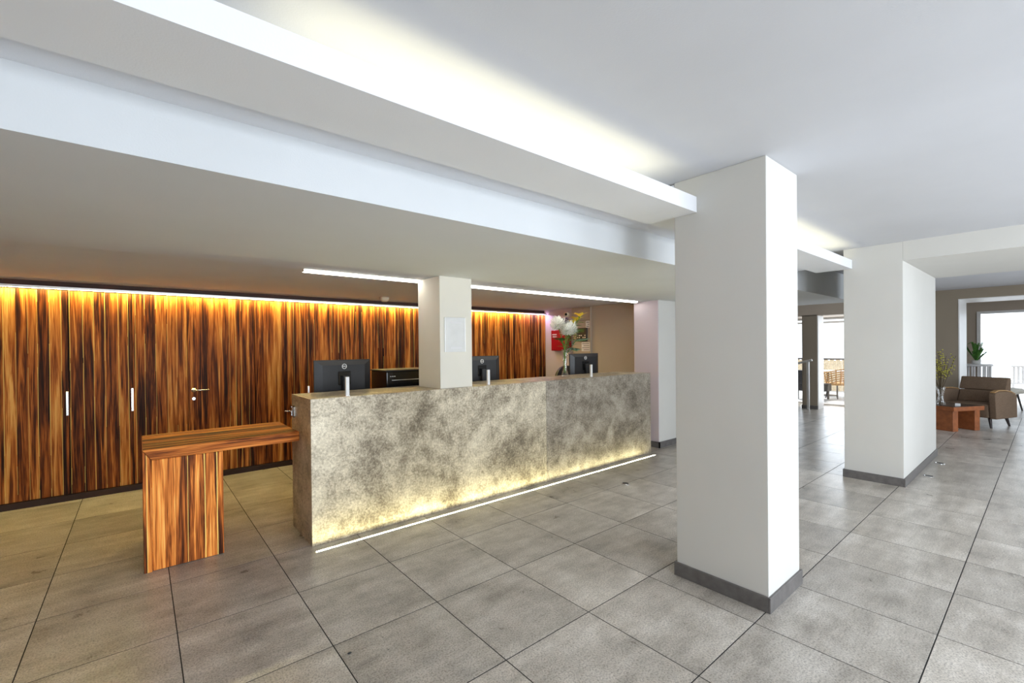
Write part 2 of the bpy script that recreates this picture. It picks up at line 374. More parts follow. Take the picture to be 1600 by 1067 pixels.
h = B(); lathe(h, [(0.018, 0), (0.018, 0.004), (0.0, 0.004)], 14); bmesh.ops.rotate(h, verts=h.verts, cent=(0,0,0), matrix=Matrix.Rotation(PI/2, 3, 'X')); bmesh.ops.translate(h, verts=h.verts, vec=(-0.258, YW, 0.915))
make('lock_cylinder', h, 'chrome', d1, False, True)
# wall-washing LED profile along the top of the panelling
lp = thing('wall_wash_light', 'long LED profile washing yellow light down the wooden panelling', 'strip light', (0.3, 3.07, 2.07))
make('housing', box(box(B(), X0+0.1, 5.36, 3.040, 3.118, 2.070, 2.082), X0+0.1, 5.36, 3.040, 3.046, 2.060, 2.070), 'alu', lp, world=True)
make('diffuser', box(B(), 4.80, 5.36, 3.060, 3.085, 2.062, 2.070), 'led_violet', lp, world=True, label='violet-white end of the strip')
make('diffuser', box(B(), X0+0.1, 4.80, 3.060, 3.085, 2.062, 2.070), 'led_warm', lp, world=True)

# end wall of the office, and the pier beyond the counter
struct('wall_office', box(B(), 5.41, 5.60, 1.04, 3.6, 0, 2.142), 'beige', 'beige end wall behind the counter')
struct('wall_office_edge', box(B(), 5.404, 5.412, 2.46, 3.118, 0, 2.142), 'pink', 'strip of end wall coloured mauve for the violet light beside the wood panelling')  # violet light at the strip's end is put into this wall colour
struct('wall_pier', box(B(), 5.12, 9.0, 0.65, 1.04, 0, 2.105), 'white', 'white wall beyond the far end of the counter')
struct('trim_5', rbox(5.112, 5.122, 0.652, 1.036, 0, 2.10, 0.003, 1), 'pink', 'pale mauve side of the wall beyond the counter')
skirt('baseboard_pier', [(5.10, 9.0, 0.638, 0.65, 0, 0.085), (5.10, 5.12, 0.638, 1.04, 0, 0.085)])
struct('wall_left', box(B(), X0-0.2, X0, Y0, 3.6, 0, 2.62), 'taupe', 'unseen end wall left of the camera, taupe to cut bounce light')  # unseen wall, its dark tone chosen to reduce bounce onto the columns
struct('wall_passage', box(B(), 5.6, 12.6, 2.6, 2.8, 0, 2.62), 'white', 'white side wall of the passage')

# front column, portal pier and beam
def column(name, x0, x1, y0, y1, zt, mat, label, sk=0.085):
    t = thing(name, label, 'column', ((x0+x1)/2, (y0+y1)/2, 0)); t['kind'] = 'structure'
    make('shaft', rbox(x0, x1, y0, y1, 0, zt, 0.004, 2), mat, t, world=True)
    e = 0.013
    if sk:
        for p in ((x0-e, x1+e, y0-e, y0), (x0-e, x0, y0, y1), (x1, x1+e, y0, y1), (x0-e, x1+e, y1, y1+e)):
            make('skirting', rbox(*p, 0, sk, 0.002, 1), 'skirting', t, world=True, label='dark grey skirting tile')
    return t
column('column', 1.957, 2.435, -1.812, -1.298, 2.48, 'white', 'big white square column in the foreground, cove shelf running into it')
column('column', 5.38, 7.42, -1.838, -1.365, 2.48, 'white', 'long white pier behind the front column carrying the wide beam')
struct('beam_portal', box(B(), 5.38, 7.42, Y0, -1.838, 2.287, 2.48), 'white', 'wide white beam across the passage to the lounge')

# lounge: taupe wall with a deep white-lined opening, room with window behind
struct('wall_lounge', box(B(), 11.8, 12.9, -1.655, -0.2, 0, 2.48), 'taupe', 'taupe wall behind the armchair')
struct('wall_lounge_lintel', box(B(), 11.8, 12.9, Y0, -1.655, 2.29, 2.48), 'taupe', 'taupe wall above the white opening')
lf = B(); box(lf, 11.795, 12.93, -1.672, -1.655, 0, 2.29); box(lf, 11.795, 12.93, Y0, -1.672, 2.275, 2.29)
struct('trim_6', lf, 'frame_white', 'white lining of the deep opening to the window room')
# window room beyond the opening
struct('floor_window_room', box(B(), 12.6, 15.7, Y0, -0.2, -0.12, 0.0), 'tile', 'tile floor of the window room')
struct('ceiling_window_room', box(B(), 12.9, 15.7, Y0, -0.2, 2.48, 2.62), 'ceiling', 'ceiling of the window room')
ww = B(); box(ww, 15.5, 15.7, -1.64, -0.2, 0, 2.48); box(ww, 15.5, 15.7, Y0, -1.64, 2.20, 2.48)
struct('wall_window_room', ww, 'beige', 'beige wall around the bright terrace window')
struct('wall_window_room_side', box(B(), 12.9, 15.7, -0.2, 0.0, 0, 2.62), 'beige', 'side wall of the window room')
wn = struct('window_1', B() if False else box(box(B(), 15.46, 15.56, -1.70, -1.64, 0, 2.20), 15.46, 15.56, Y0, -1.70, 2.14, 2.20), 'frame_white', 'white framed terrace window at the far right')
make('pane', box(B(), 15.50, 15.51, Y0, -1.70, 0.02, 2.14), 'glass', wn, world=True)

# far end of the passage: taupe pier, beam, glazing to the terrace
struct('wall_far', box(B(), 11.2, 11.60, 0.42, 0.70, 0, 2.10), 'taupe', 'taupe pier at the end of the passage')
struct('trim_7', box(B(), 11.215, 11.60, 0.405, 0.42, 0, 2.10), 'frame_white', 'pale side lining of the taupe pier')
bmf = B(); box(bmf, 11.2, 12.35, -0.2, 2.6, 2.085, 2.48)
struct('beam_far', bmf, 'beige', 'beam above the terrace glazing')
skirt('baseboard_far', [(11.185, 11.2, 0.41, 0.71, 0, 0.08)])
def glazing(name, y0, y1, label):
    f = B()
    for a, b in ((y0, y0+0.05), (y1-0.05, y1)): box(f, 12.3, 12.36, a, b, 0, 2.085)
    box(f, 12.3, 12.36, y0, y1, 1.95, 1.99); box(f, 12.3, 12.36, y0, y1, 2.035, 2.085); box(f, 12.3, 12.36, y0, y1, 0, 0.02)
    g = struct(name, f, 'frame_white', label)
    make('pane', box(B(), 12.325, 12.332, y0+0.05, y1-0.05, 0.02, 1.95), 'glass', g, world=True)
    make('fanlight', box(B(), 12.325, 12.332, y0+0.05, y1-0.05, 1.99, 2.035), 'glass', g, world=True)
glazing('window_2', -0.2, 0.72, 'tall terrace glazing right of the taupe pier')
glazing('window_3', 0.72, 2.6, 'tall terrace glazing left of the taupe pier')

# right wall with its daylit windows (beside and behind the camera)
rw = B(); xs = X0
for cx, wd, _ in WINDOWS:
    box(rw, xs, cx-wd/2, Y0-0.2, Y0, 0, 2.48); box(rw, cx-wd/2, cx+wd/2, Y0-0.2, Y0, 2.27, 2.48); box(rw, cx-wd/2, cx+wd/2, Y0-0.2, Y0, 0, 0.22); xs = cx+wd/2
box(rw, xs, 15.7, Y0-0.2, Y0, 0, 2.48)
struct('wall_right', rw, 'white', 'white window wall to the right of the camera')
for k, (cx, wd, _) in enumerate(WINDOWS):
    f = B(); a, b = cx-wd/2, cx+wd/2
    for p in ((a, a+0.05), (b-0.05, b), (cx-0.025, cx+0.025)): box(f, p[0], p[1], Y0-0.14, Y0-0.07, 0.22, 2.27)
    box(f, a, b, Y0-0.14, Y0-0.07, 0.22, 0.27); box(f, a, b, Y0-0.14, Y0-0.07, 2.22, 2.27)
    g = struct('window_%d' % (k+4), f, 'frame_white', 'tall white framed window in the right wall')
    for p in ((a+0.05, cx-0.025), (cx+0.025, b-0.05)): make('pane', box(B(), p[0], p[1], Y0-0.11, Y0-0.105, 0.27, 2.22), 'glass', g, world=True)
# terrace outside
struct('terrace', box(B(), 12.6, 26, -9, 9, -0.2, -0.02), 'terrace', 'pale sunlit terrace paving')

# ================================================================== RECEPTION COUNTER
ZC = 1.088
CX0, CX1, CY0, CY1 = 0.255, 4.76, 0.565, 1.07
ct = thing('reception_counter', 'long reception counter clad in mottled grey-brown stone panels', 'counter', ((CX0+CX1)/2, 0.8, 0))
make('front_panel', rbox(CX0, 2.7325, CY0, CY0+0.03, 0.0, ZC, 0.002, 2), 'counter', ct, world=True)
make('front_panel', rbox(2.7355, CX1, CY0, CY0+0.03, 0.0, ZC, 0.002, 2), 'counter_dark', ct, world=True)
make('end_panel', rbox(CX0, CX0+0.03, CY0+0.031, CY1, 0.0, ZC, 0.002, 2), 'counter', ct, world=True)
make('end_panel', rbox(CX1-0.03, CX1, CY0+0.031, CY1, 0.0, ZC, 0.002, 2), 'counter', ct, world=True)
tp = B(); box(tp, CX0+0.031, 1.409, CY0+0.031, CY1, ZC-0.03, ZC); bevel(tp, 0.002, 1)
make('top', tp, 'counter', ct, world=True)
PXA, PXB, PYA, PYB = 1.41, 1.768, 0.60, 0.985
make('top', rbox(PXB+0.001, CX1-0.031, CY0+0.031, CY1, ZC-0.03, ZC, 0.002, 1), 'counter', ct, world=True)
make('top', rbox(1.4101, PXB, PYB+0.001, CY1, ZC-0.03, ZC, 0.002, 1), 'counter', ct, world=True)
make('back_panel', rbox(CX0+0.031, CX1-0.031, CY1-0.02, CY1, 0.0, ZC-0.031, 0.002, 1), 'dark_reveal', ct, world=True)
# chrome socket plate in the counter end
sk = thing('wall_socket', 'square chrome socket plate in the end of the counter above the desk', 'socket', (CX0, 1.03, 0.952))
fr = B()
for p in ((0.985, 0.995, 0.905, 1.0), (1.055, 1.065, 0.905, 1.0), (0.985, 1.065, 0.905, 0.915), (0.985, 1.065, 0.99, 1.0)): box(fr, CX0-0.008, CX0, *p)
make('frame', fr, 'chrome', sk, world=True)
make('insert', box(B(), CX0-0.004, CX0, 0.995, 1.055, 0.915, 0.99), 'blackgloss', sk, world=True)
make('switch', rbox(CX0-0.012, CX0-0.004, 1.01, 1.04, 0.955, 0.982, 0.002, 1), 'chrome', sk, world=True)
# small lever hook on the staff side
hk = B(); tube(hk, [(CX0+0.01, 1.071, 0.94), (CX0+0.0, 1.115, 0.942)], 0.008, 8); tube(hk, [(CX0+0.0, 1.115, 0.942), (CX0-0.045, 1.118, 0.946)], 0.008, 8, 0.005)
tag(make('lever_hook', hk, 'chrome', None, True, True), 'small chrome lever hook sticking out behind the counter end', 'hook')
# floor LED line in front of the counter
fl_led = thing('floor_strip_light', 'glowing LED line set into the floor along the counter', 'strip light', (2.45, 0.465, 0))
make('profile', box(box(B(), 0.255, 4.69, 0.453, 0.4565, -0.003, 0.003), 0.255, 4.69, 0.4735, 0.477, -0.003, 0.003), 'alu', fl_led, world=True)
make('diffuser', box(B(), 0.255, 4.69, 0.4565, 0.4735, -0.003, 0.0025), 'led_floor', fl_led, world=True)

# pillar standing in the counter
pil = thing('counter_pillar', 'cream square pillar rising through the reception counter', 'pillar', ((PXA+PXB)/2, (PYA+PYB)/2, 0))
make('shaft', rbox(PXA, PXB, PYA, PYB, 0.0, 2.105, 0.003, 2), 'cream', pil, world=True)
# acrylic sign holder on it
sg = thing('sign_holder', 'clear acrylic sign holder on the cream pillar', 'sign', (1.565, PYA, 1.42))
make('sheet', rbox(1.457, 1.683, PYA-0.012, PYA-0.006, 1.418, 1.735, 0.002, 1), 'acrylic', sg, world=True)
for z in (1.445, 1.678): make('tape', box(B(), 1.513, 1.640, PYA-0.0145, PYA-0.0121, z, z+0.018), 'paper', sg, world=True, label='white adhesive strip')
for xx in (1.455, 1.681): make('edge', box(B(), xx, xx+0.004, PYA-0.0125, PYA-0.0005, 1.418, 1.735), 'alu', sg, world=True)

# linear lamps under the lower ceiling
def linlamp(x0, x1, y, label):
    t = thing('linear_lamp', label, 'lamp', ((x0+x1)/2, y, 2.09))
    make('housing', box(B(), x0, x1, y-0.03, y+0.03, 2.106, 2.142), 'alu', t, world=True)
    make('diffuser', box(B(), x0+0.004, x1-0.004, y-0.028, y+0.028, 2.088, 2.106), 'led_white', t, world=True)
    for e in (x0-0.004, x1): make('end_cap', box(B(), e, e+0.004, y-0.03, y+0.03, 2.088, 2.142), 'alu', t, world=True)
linlamp(0.33, 1.404, 0.965, 'white linear lamp left of the cream pillar')
linlamp(1.775, 5.05, 0.965, 'long white linear lamp right of the cream pillar')
# smoke detector
sd = B(); lathe(sd, [(0.062, 0.0), (0.066, -0.016), (0.056, -0.042), (0.036, -0.058), (0.0, -0.060)], 24)
tag(make('smoke_detector', sd, 'creamplastic', None, True), 'cream round smoke detector on the low ceiling', 'detector').location = (1.88, 2.70, 2.142)

# ================================================================== DESK
dk = thing('side_desk', 'streaky tiger wood side desk joined to the counter end', 'desk', (-0.24, 1.15, 0))
DY0, DY1, DX0, ZT, ZB = 0.86, 1.50, -0.731, 0.806, 0.737
def mitre_top():
    bm = B(); prism(bm, [(DX0, ZT), (CX0-0.001, ZT), (CX0-0.001, ZB), (DX0+0.048, ZB)], 'y', DY0, DY1); return bevel(bm, 0.0012, 1)
make('desk_top', mitre_top(), 'wood_edge', dk, world=True)
make('top_veneer', box(B(), DX0+0.003, CX0-0.002, DY0+0.002, DY1-0.002, ZT-0.0005, ZT+0.001), 'wood_top', dk, world=True)
bm = B(); prism(bm, [(DX0, 0), (DX0+0.046, 0), (DX0+0.046, ZB-0.002), (DX0, ZT-0.003)], 'y', DY0, DY1)
make('side_panel', bevel(bm, 0.0012, 1), 'wood_leg', dk, world=True)
make('front_panel', rbox(DX0+0.048, -0.272, DY0+0.004, DY0+0.024, 0.004, ZB-0.003, 0.0012, 1), 'wood_leg', dk, world=True)
make('inner_panel', rbox(-0.300, -0.274, DY0+0.025, DY1-0.03, 0.004, ZB-0.003, 0.0012, 1), 'wood_leg', dk, world=True)

# ================================================================== BEHIND THE COUNTER
wt = thing('back_worktop', 'low staff worktop hidden behind the reception counter', 'worktop', (2.5, 1.45, 0))
make('worktop', rbox(0.47, CX1-0.05, CY1+0.002, 1.78, 0.71, 0.74, 0.003, 1), 'counter', wt, world=True)
for xx in (0.50, 2.4, CX1-0.1): make('support', rbox(xx, xx+0.03, CY1+0.004, 1.72, 0, 0.71, 0.002, 1), 'dark_reveal', wt, world=True)

def text_mesh(s, size, name='logo_text'):
    c = bpy.data.curves.new('txt', 'FONT'); c.body = s; c.size = size; c.align_x = 'CENTER'; c.align_y = 'CENTER'; c.extrude = 0.0006; c.resolution_u = 2; c.offset = size*0.02
    o = bpy.data.objects.new('txt', c); COL.objects.link(o); dg = bpy.context.evaluated_depsgraph_get()
    me = bpy.data.meshes.new_from_object(o.evaluated_get(dg)); bm = B(); bm.from_mesh(me)
    bpy.data.objects.remove(o); bpy.data.meshes.remove(me); bpy.data.curves.remove(c); return bm
def monitor(loc, rz, tilt, label, w=0.555, h=0.335, top=0.615):
    """back of the monitor faces local -y"""
    t = thing('computer_monitor', label, 'monitor', loc, rz, 'monitors behind the counter')
    bm = B(); box(bm, -w/2, w/2, 0.012, 0.030, top-h, top); bevel(bm, 0.004, 2)
    # swollen back shell
    A = [bm.verts.new(c) for c in ((-w/2+.006, .013, top-h+.006), (w/2-.006, .013, top-h+.006), (w/2-.006, .013, top-.006), (-w/2+.006, .013, top-.006))]
    C = [bm.verts.new(c) for c in ((-w/2+.07, -.012, top-h+.05), (w/2-.07, -.012, top-h+.05), (w/2-.07, -.012, top-.05), (-w/2+.07, -.012, top-.05))]
    bm.faces.new(C)
    for k in range(4): bm.faces.new((A[k], A[(k+1) % 4], C[(k+1) % 4], C[k]))
    sh = make('shell', bm, 'black', t)
    make('screen', box(B(), -w/2+.008, w/2-.008, 0.030, 0.0305, top-h+.012, top-.008), 'screen', t)
    rg = B(); n = 28
    V1 = [[rg.verts.new((r*math.cos(2*PI*k/n), y, r*math.sin(2*PI*k/n))) for k in range(n)] for r, y in ((.024, 0), (.024, -.0015), (.019, -.0015), (.019, 0))]
    for a in range(4):
        for k in range(n): rg.faces.new((V1[a][k], V1[a][(k+1) % n], V1[(a+1) % 4][(k+1) % n], V1[(a+1) % 4][k]))
    bmesh.ops.recalc_face_normals(rg, faces=list(rg.faces))
    tx = text_mesh('DELL', 0.0165); bmesh.ops.rotate(tx, verts=tx.verts, cent=(0,0,0), matrix=Matrix.Rotation(PI/2, 3, 'X'))
    me = bpy.data.meshes.new('tmp'); tx.to_mesh(me); tx.free(); rg.from_mesh(me); bpy.data.meshes.remove(me)
    bmesh.ops.translate(rg, verts=rg.verts, vec=(0, -.0125, top-.062))
    make('emblem', rg, 'whiteplastic', sh, label='round white maker emblem')
    make('mount_plate', rbox(-.062, .062, -.020, -.012, top-.235, top-.108, .003, 1), 'blackgloss', t)
    ns = B(); box(ns, -.03, .03, -.055, -.020, 0.012, top-.15); bevel(ns, .004, 1); make('stand_neck', ns, 'black', t)
    make('stand_base', rbox(-.11, .11, -.10, .09, 0.0, 0.012, .004, 1), 'black', t)
    for ch in t.children: pass
    return t
monitor((0.785, 1.30, 0.74), math.radians(4), 0, 'black monitor seen from behind at the desk end of the counter')
monitor((2.475, 1.36, 0.74), math.radians(-2), 0, 'bluish black monitor beside the cream pillar, its left part hidden')
monitor((4.30, 1.30, 0.74), math.radians(-6), 0, 'black monitor next to the flower vase')
# low glossy black printer left of the pillar
pr_ = thing('office_printer', 'low glossy black printer between the first monitor and the cream pillar', 'printer', (1.40, 1.42, 0.74))
make('body', rbox(1.20, 1.75, 1.26, 1.62, 0.74, 1.225, 0.012, 3), 'blackgloss', pr_, world=True)
make('lid', rbox(1.195, 1.755, 1.255, 1.625, 1.226, 1.240, 0.004, 2), 'black', pr_, world=True)
for k in range(3): make('button', rbox(1.24+0.022*k, 1.252+0.022*k, 1.255, 1.261, 1.172, 1.180, 0.001, 1), 'alu', pr_, world=True)
make('output_slot', box(B(), 1.26, 1.68, 1.257, 1.262, 1.135, 1.140), 'alu', pr_, world=True)
# slim bright posts standing on the counter's front edge
for x, y, lab in ((0.548, 0.602, 'short white metal post on the counter before the first monitor'), (1.965, 0.602, 'short white metal post on the counter before the monitor by the pillar'), (3.545, 0.602, 'short white metal post on the counter before the far monitor')):
    p = thing('metal_post', lab, 'post', (x, y, ZC), 0, 'metal posts along the counter')
    make('post', rbox(-.014, .014, -.010, .010, 0.002, 0.15, .002, 1), 'frame_white', p)
    make('foot', rbox(-.019, .019, -.015, .015, 0, 0.004, .001, 1), 'chrome', p)
# slim cable post / pen on the staff side by the first monitor
tag(make('steel_rod', rbox(0.424, 0.440, 1.20, 1.216, 0.0, 1.135, 0.003, 1), 'alu', None, False, True), 'slim steel rod behind the counter near its desk end', 'rod')
# office chair back behind the vase
oc = thing('office_chair', 'black rounded office chair back showing behind the flower vase', 'chair', (5.03, 2.27, 0))
bk = B(); prof = [(-0.24, 0.62), (0.24, 0.62)] + [(0.26*math.cos(a), 0.90+0.235*math.sin(a)) for a in [PI*k/12 for k in range(13)]]
prism(bk, prof, 'y', 0.0, 0.05); make('backrest', bevel(bk, 0.008, 2), 'black', oc, True)
make('seat', rbox(-.24, .24, -.46, .02, .44, .51, .03, 3), 'black', oc, True)
c = B(); tube(c, [(0, -.2, .10), (0, -.2, .44)], .025, 10); make('gas_lift', c, 'black', oc); c = B(); tube(c, [(0, .03, .47), (0, .06, .66)], .022, 8); make('back_bracket', c, 'black', oc)
for k in range(5):
    a = 2*PI*k/5; c = B(); tube(c, [(0, -.2, .10), (.27*math.cos(a), -.2+.27*math.sin(a), .065)], .02, 8, .012); lg = make('leg', c, 'black', oc)
    w_ = B(); lathe(w_, [(.0, -.032), (.022, -.028), (.03, 0), (.022, .028), (0, .032)], 10); bmesh.ops.translate(w_, verts=w_.verts, vec=(.27*math.cos(a), -.2+.27*math.sin(a), .033)); make('caster', w_, 'black', lg)

# end wall fittings (wall plane x = 5.41, facing -x)
XW = 5.41
rc = thing('fire_cabinet', 'red fire cabinet on the end wall behind the flowers', 'cabinet', (XW, 2.68, 1.38))
make('body', rbox(XW-.10, XW, 2.48, 2.885, 1.382, 1.760, .004, 1), 'red', rc, world=True)
make('door', rbox(XW-.108, XW-.101, 2.49, 2.875, 1.392, 1.750, .003, 1), 'red', rc, world=True)
for k, (ya, yb) in enumerate(((2.74, 2.85), (2.74, 2.84))): make('lettering', box(B(), XW-.110, XW-.1082, ya, yb, 1.668-.04*k, 1.686-.04*k), 'paper', rc, world=True, label='white printed line')
cb = thing('wall_cabinet', 'beige equipment cupboard on the end wall holding the alarm panel', 'cupboard', (XW, 2.24, 1.2))
make('lower_door', rbox(XW-.03, XW-.001, 2.050, 2.425, 1.15, 1.905, .003, 1), 'beige', cb, world=True)
make('upper_door', rbox(XW-.03, XW-.001, 2.050, 2.455, 1.912, 2.125, .003, 1), 'beige', cb, world=True)
make('side_strip', rbox(XW-.045, XW-.001, 2.036, 2.048, 1.0, 2.138, .002, 1), 'beige', cb, world=True)
ap = thing('alarm_panel', 'black fire alarm panel with a green display and keypad', 'alarm panel', (XW-.03, 2.215, 1.545))
make('case', rbox(XW-.060, XW-.031, 2.105, 2.330, 1.545, 1.775, .004, 1), 'black', ap, world=True)
make('display', box(B(), XW-.0625, XW-.060, 2.155, 2.300, 1.700, 1.760), 'lcd', ap, world=True)
for r in range(3):
    for c_ in range(5):
        if (r+c_) % 4 == 3: continue
        make('key', rbox(XW-.064, XW-.060, 2.125+.040*c_, 2.150+.040*c_, 1.565+.036*r, 1.583+.036*r, .001, 1), 'alu', ap, world=True)
def notice(y0, y1, z0, z1, x, lines, label):
    t = thing('paper_notice', label, 'notice', (x, (y0+y1)/2, z0))
    make('sheet', box(B(), x-.002, x, y0, y1, z0, z1), 'paper', t, world=True)
    for k in range(lines):
        z = z1-(z1-z0)*(k+.7)/(lines+.4); make('print_line', box(B(), x-.0026, x-.002, y0+.015, y1-.012-.03*(k % 2), z-.006, z+.004), 'ink', t, world=True)
notice(2.055, 2.235, 1.372, 1.528, XW-.031, 4, 'white printed notice under the alarm panel')
notice(2.055, 2.140, 1.775, 1.895, XW-.031, 3, 'small white sticker above the alarm panel')
cc = thing('security_camera', 'cream bullet security camera above the white flowers', 'camera', (XW-.06, 2.54, 2.03))
c = B(); lathe(c, [(.034, -.05), (.040, -.045), (.042, .05), (.030, .06), (0, .06)], 18)
for v in c.verts: v.co = Vector((v.co.z, v.co.x, v.co.y))
bmesh.ops.rotate(c, verts=c.verts, cent=(0,0,0), matrix=Matrix.Rotation(math.radians(25), 3, 'Z')); make('housing', c, 'creamplastic', cc, True)
c = B(); lathe(c, [(.024, -.054), (.024, -.049), (0, -.049)], 14)
for v in c.verts: v.co = Vector((v.co.z, v.co.x, v.co.y))
bmesh.ops.rotate(c, verts=c.verts, cent=(0,0,0), matrix=Matrix.Rotation(math.radians(25), 3, 'Z')); make('lens', c, 'led_off', cc)
c = B(); lathe(c, [(.035, .052), (.035, .058)], 14)
for v in c.verts: v.co = Vector((v.co.z, v.co.x, v.co.y))
tube(c, [(.03, 0, 0), (.06, 0, .02)], .012, 8); make('bracket', c, 'creamplastic', cc)

# ================================================================== FLOWERS ON THE COUNTER
VX, VY = 3.385, 0.87
vz = ZC+0.001
va = thing('flower_vase', 'tall slim clear glass vase on the counter', 'vase', (VX, VY, vz))
g = B(); outer = [(.058, 0), (.060, .006), (.040, .035), (.026, .09), (.024, .16), (.030, .25), (.042, .33)]
lathe(g, outer + [(r-.003, z+.004) for r, z in outer[::-1][:-2]] + [(0, .03)], 24, cap=True); make('glass', g, 'glass', va, True)
g = B(); lathe(g, [(.022, .05), (.022, .09), (.020, .16), (.023, .21), (0, .21)], 18); make('water', g, 'water', va, True)
def petals(bm, c, r, n, ln, wd, up_bias, rs):
    rnd = random.Random(rs); c = Vector(c)
    for k in range(n):
        z = 1-(k+.5)/n*(1.0+up_bias); a = k*2.39996
        d = Vector((math.sqrt(max(0, 1-z*z))*math.cos(a), math.sqrt(max(0, 1-z*z))*math.sin(a), z)).normalized()
        s = d.cross(Vector((0, 0, 1)) if abs(d.z) < .95 else Vector((1, 0, 0))).normalized(); n_ = s.cross(d)
        b = c + d*r*.2; tip = c + d*r*(1+rnd.uniform(-.25, .12)) + n_*ln*.25; m = c + d*r*.75
        w2 = wd*rnd.uniform(.8, 1.2)
        v = [bm.verts.new(p) for p in (b, m+s*w2, tip+s*w2*.45, tip-s*w2*.45, m-s*w2, m+n_*wd*.5)]
        for f in ((0, 1, 5), (1, 2, 5), (2, 3, 5), (3, 4, 5), (4, 0, 5)): bm.faces.new([v[i] for i in f])
def stem_pts(h, k):
    a = k*1.3; return [(.012*math.cos(a+PI), .012*math.sin(a+PI), .05), (.014*math.cos(a), .014*math.sin(a), .28), ((h[0]*.45), h[1]*.45, .28+(h[2]-.28)*.55), h]
def leaf(bm, p, d, ln, wd):
    p = Vector(p); d = Vector(d).normalized(); s = d.cross(Vector((0, 0, 1))).normalized(); n_ = s.cross(d)
    v = [bm.verts.new(q) for q in (p, p+d*ln*.45+s*wd+n_*wd*.3, p+d*ln-n_*wd*.6, p+d*ln*.45-s*wd+n_*wd*.3, p+d*ln*.5)]
    for f in ((0, 1, 4), (1, 2, 4), (2, 3, 4), (3, 0, 4)): bm.faces.new([v[i] for i in f])
k = 0
for h, r, lab in (((-.10, .02, .635), .100, 'white chrysanthemum at the left of the vase bouquet'), ((.075, -.02, .585), .100, 'lower white chrysanthemum in the middle of the bouquet'), ((-.04, -.07, .560), .085, 'small white chrysanthemum nearest the counter front')):
    t = thing('chrysanthemum', lab, 'flower', (VX, VY, vz), 0, 'flowers in the counter vase'); b = B(); tube(b, stem_pts(h, k), .005, 6); st = make('stem', b, 'stem', t, True)
    b = B(); petals(b, h, r*1.08, 150, .06, .0095, .8, k); make('flower_head', b, 'petal_white', t); k += 1
    b = B()
    for q in range(5): leaf(b, Vector(h)*(.55+.07*q)+Vector((0, 0, .08)), (math.cos(q*2.2), math.sin(q*2.2), .3), .07, .018)
    make('leaf', b, 'leaf', st)['kind'] = 'stuff'
for h, lab in (((.25, .02, .69), 'yellow lily at the top right of the bouquet'), ((.19, .03, .655), 'yellow lily close behind the white flowers'), ((.24, -.04, .735), 'highest small yellow lily of the bouquet')):
    t = thing('lily', lab, 'flower', (VX, VY, vz), 0, 'flowers in the counter vase'); b = B(); tube(b, stem_pts(h, k), .004, 6); st = make('stem', b, 'stem', t, True)
    for q in range(6):
        a = q*PI/3; b = B(); leaf(b, h, (math.cos(a), math.sin(a), .7), .115, .030); make('petal', b, 'petal_yellow', t)
    b = B()
    for q in range(9): leaf(b, Vector(h)*(.60+.045*q)+Vector((0, 0, .05)), (math.cos(q*2.4), math.sin(q*2.4), .2), .10, .028)
    make('leaf', b, 'leaf', st)['kind'] = 'stuff'; k += 1
for h, lab, mt in (((.40, .0, .445), 'eucalyptus sprig reaching out to the right', 'leaf_grey'), ((.17, -.05, .31), 'short eucalyptus sprig drooping beside the vase', 'leaf_grey'), ((.27, .02, .56), 'leafy green sprig under the lilies', 'leaf'), ((.07, .06, .70), 'dark plum sprig between white and yellow flowers', 'petal_plum'), ((-.05, .05, .45), 'green sprig low at the left of the bouquet', 'leaf')):
    t = thing('foliage_sprig', lab, 'sprig', (VX, VY, vz), 0, 'foliage in the counter vase')
    pts = [(0, 0, .06), (.01, 0, .27), (h[0]*.5, h[1]*.5, .27+(h[2]-.27)*.75+.03), h]; b = B(); tube(b, pts, .003, 5); st = make('stem', b, 'stem', t)
    b = B(); P0, P1 = Vector(pts[2]), Vector(h)
    for q in range(24):
        p = Vector(pts[1]).lerp(P0, min(1, .4+q/8)) if q < 5 else P0.lerp(P1, min(1, (q-5)/17)); a = q*2.4; leaf(b, p, (math.cos(a), math.sin(a)*.8, .35), .085, .030)
    make('leaf', b, mt, t)['kind'] = 'stuff'; k += 1

# ================================================================== LOUNGE FURNITURE
def armchair(loc, rz, label):
    """front faces local -x"""
    t = thing('armchair', label, 'armchair', loc, rz, 'tweed armchairs')
    for s in (-1, 1):
        y0, y1 = (s*.29, s*.375) if s > 0 else (-.375, -.29)
        top = [(-.33, .60), (-.20, .625), (.0, .62), (.18, .595), (.32, .545)]
        b = B(); prism(b, [(.34, .16), (.33, .54)] + top[::-1] + [(-.345, .56), (-.31, .16)], 'y', y0, y1); arm = make('armrest', bevel(b, .016, 3), 'fabric', t, True)
        b = B(); n = len(top); lo = [(x, z+.002) for x, z in top]; hi = [(x, z+.022) for x, z in top]
        prism(b, lo + hi[::-1], 'y', y0+.012, y1-.012); make('wood_trim', bevel(b, .004, 1), 'oak', arm)
    make('seat', rbox(-.325, .27, -.286, .286, .17, .40, .03, 3), 'fabric', t, True)
    b = B(); prism(b, [(.10, .40), (.20, .39), (.27, .60), (.18, .605)], 'y', -.285, .285); make('lower_back_cushion', bevel(b, .02, 3), 'fabric', t, True)
    b = B(); prism(b, [(.185, .61), (.275, .605), (.35, .83), (.27, .835)], 'y', -.30, .30); make('upper_back_cushion', bevel(b, .02, 3), 'fabric', t, True)
    b = B(); prism(b, [(.275, .16), (.34, .16), (.395, .80), (.352, .81)], 'y', -.285, .285); make('back_shell', bevel(b, .012, 2), 'fabric', t, True)
    for sx in (-1, 1):
        for sy in (-1, 1):
            b = B(); tube(b, [(.25*sx, .27*sy, .17), (.285*sx, .30*sy, 0.0)], .026, 10, .014); make('leg', b, 'darkwood', t)
    return t
a1 = armchair((11.0, -1.93, 0), math.radians(-18), 'brown tweed armchair with wooden arm trim behind the coffee table')
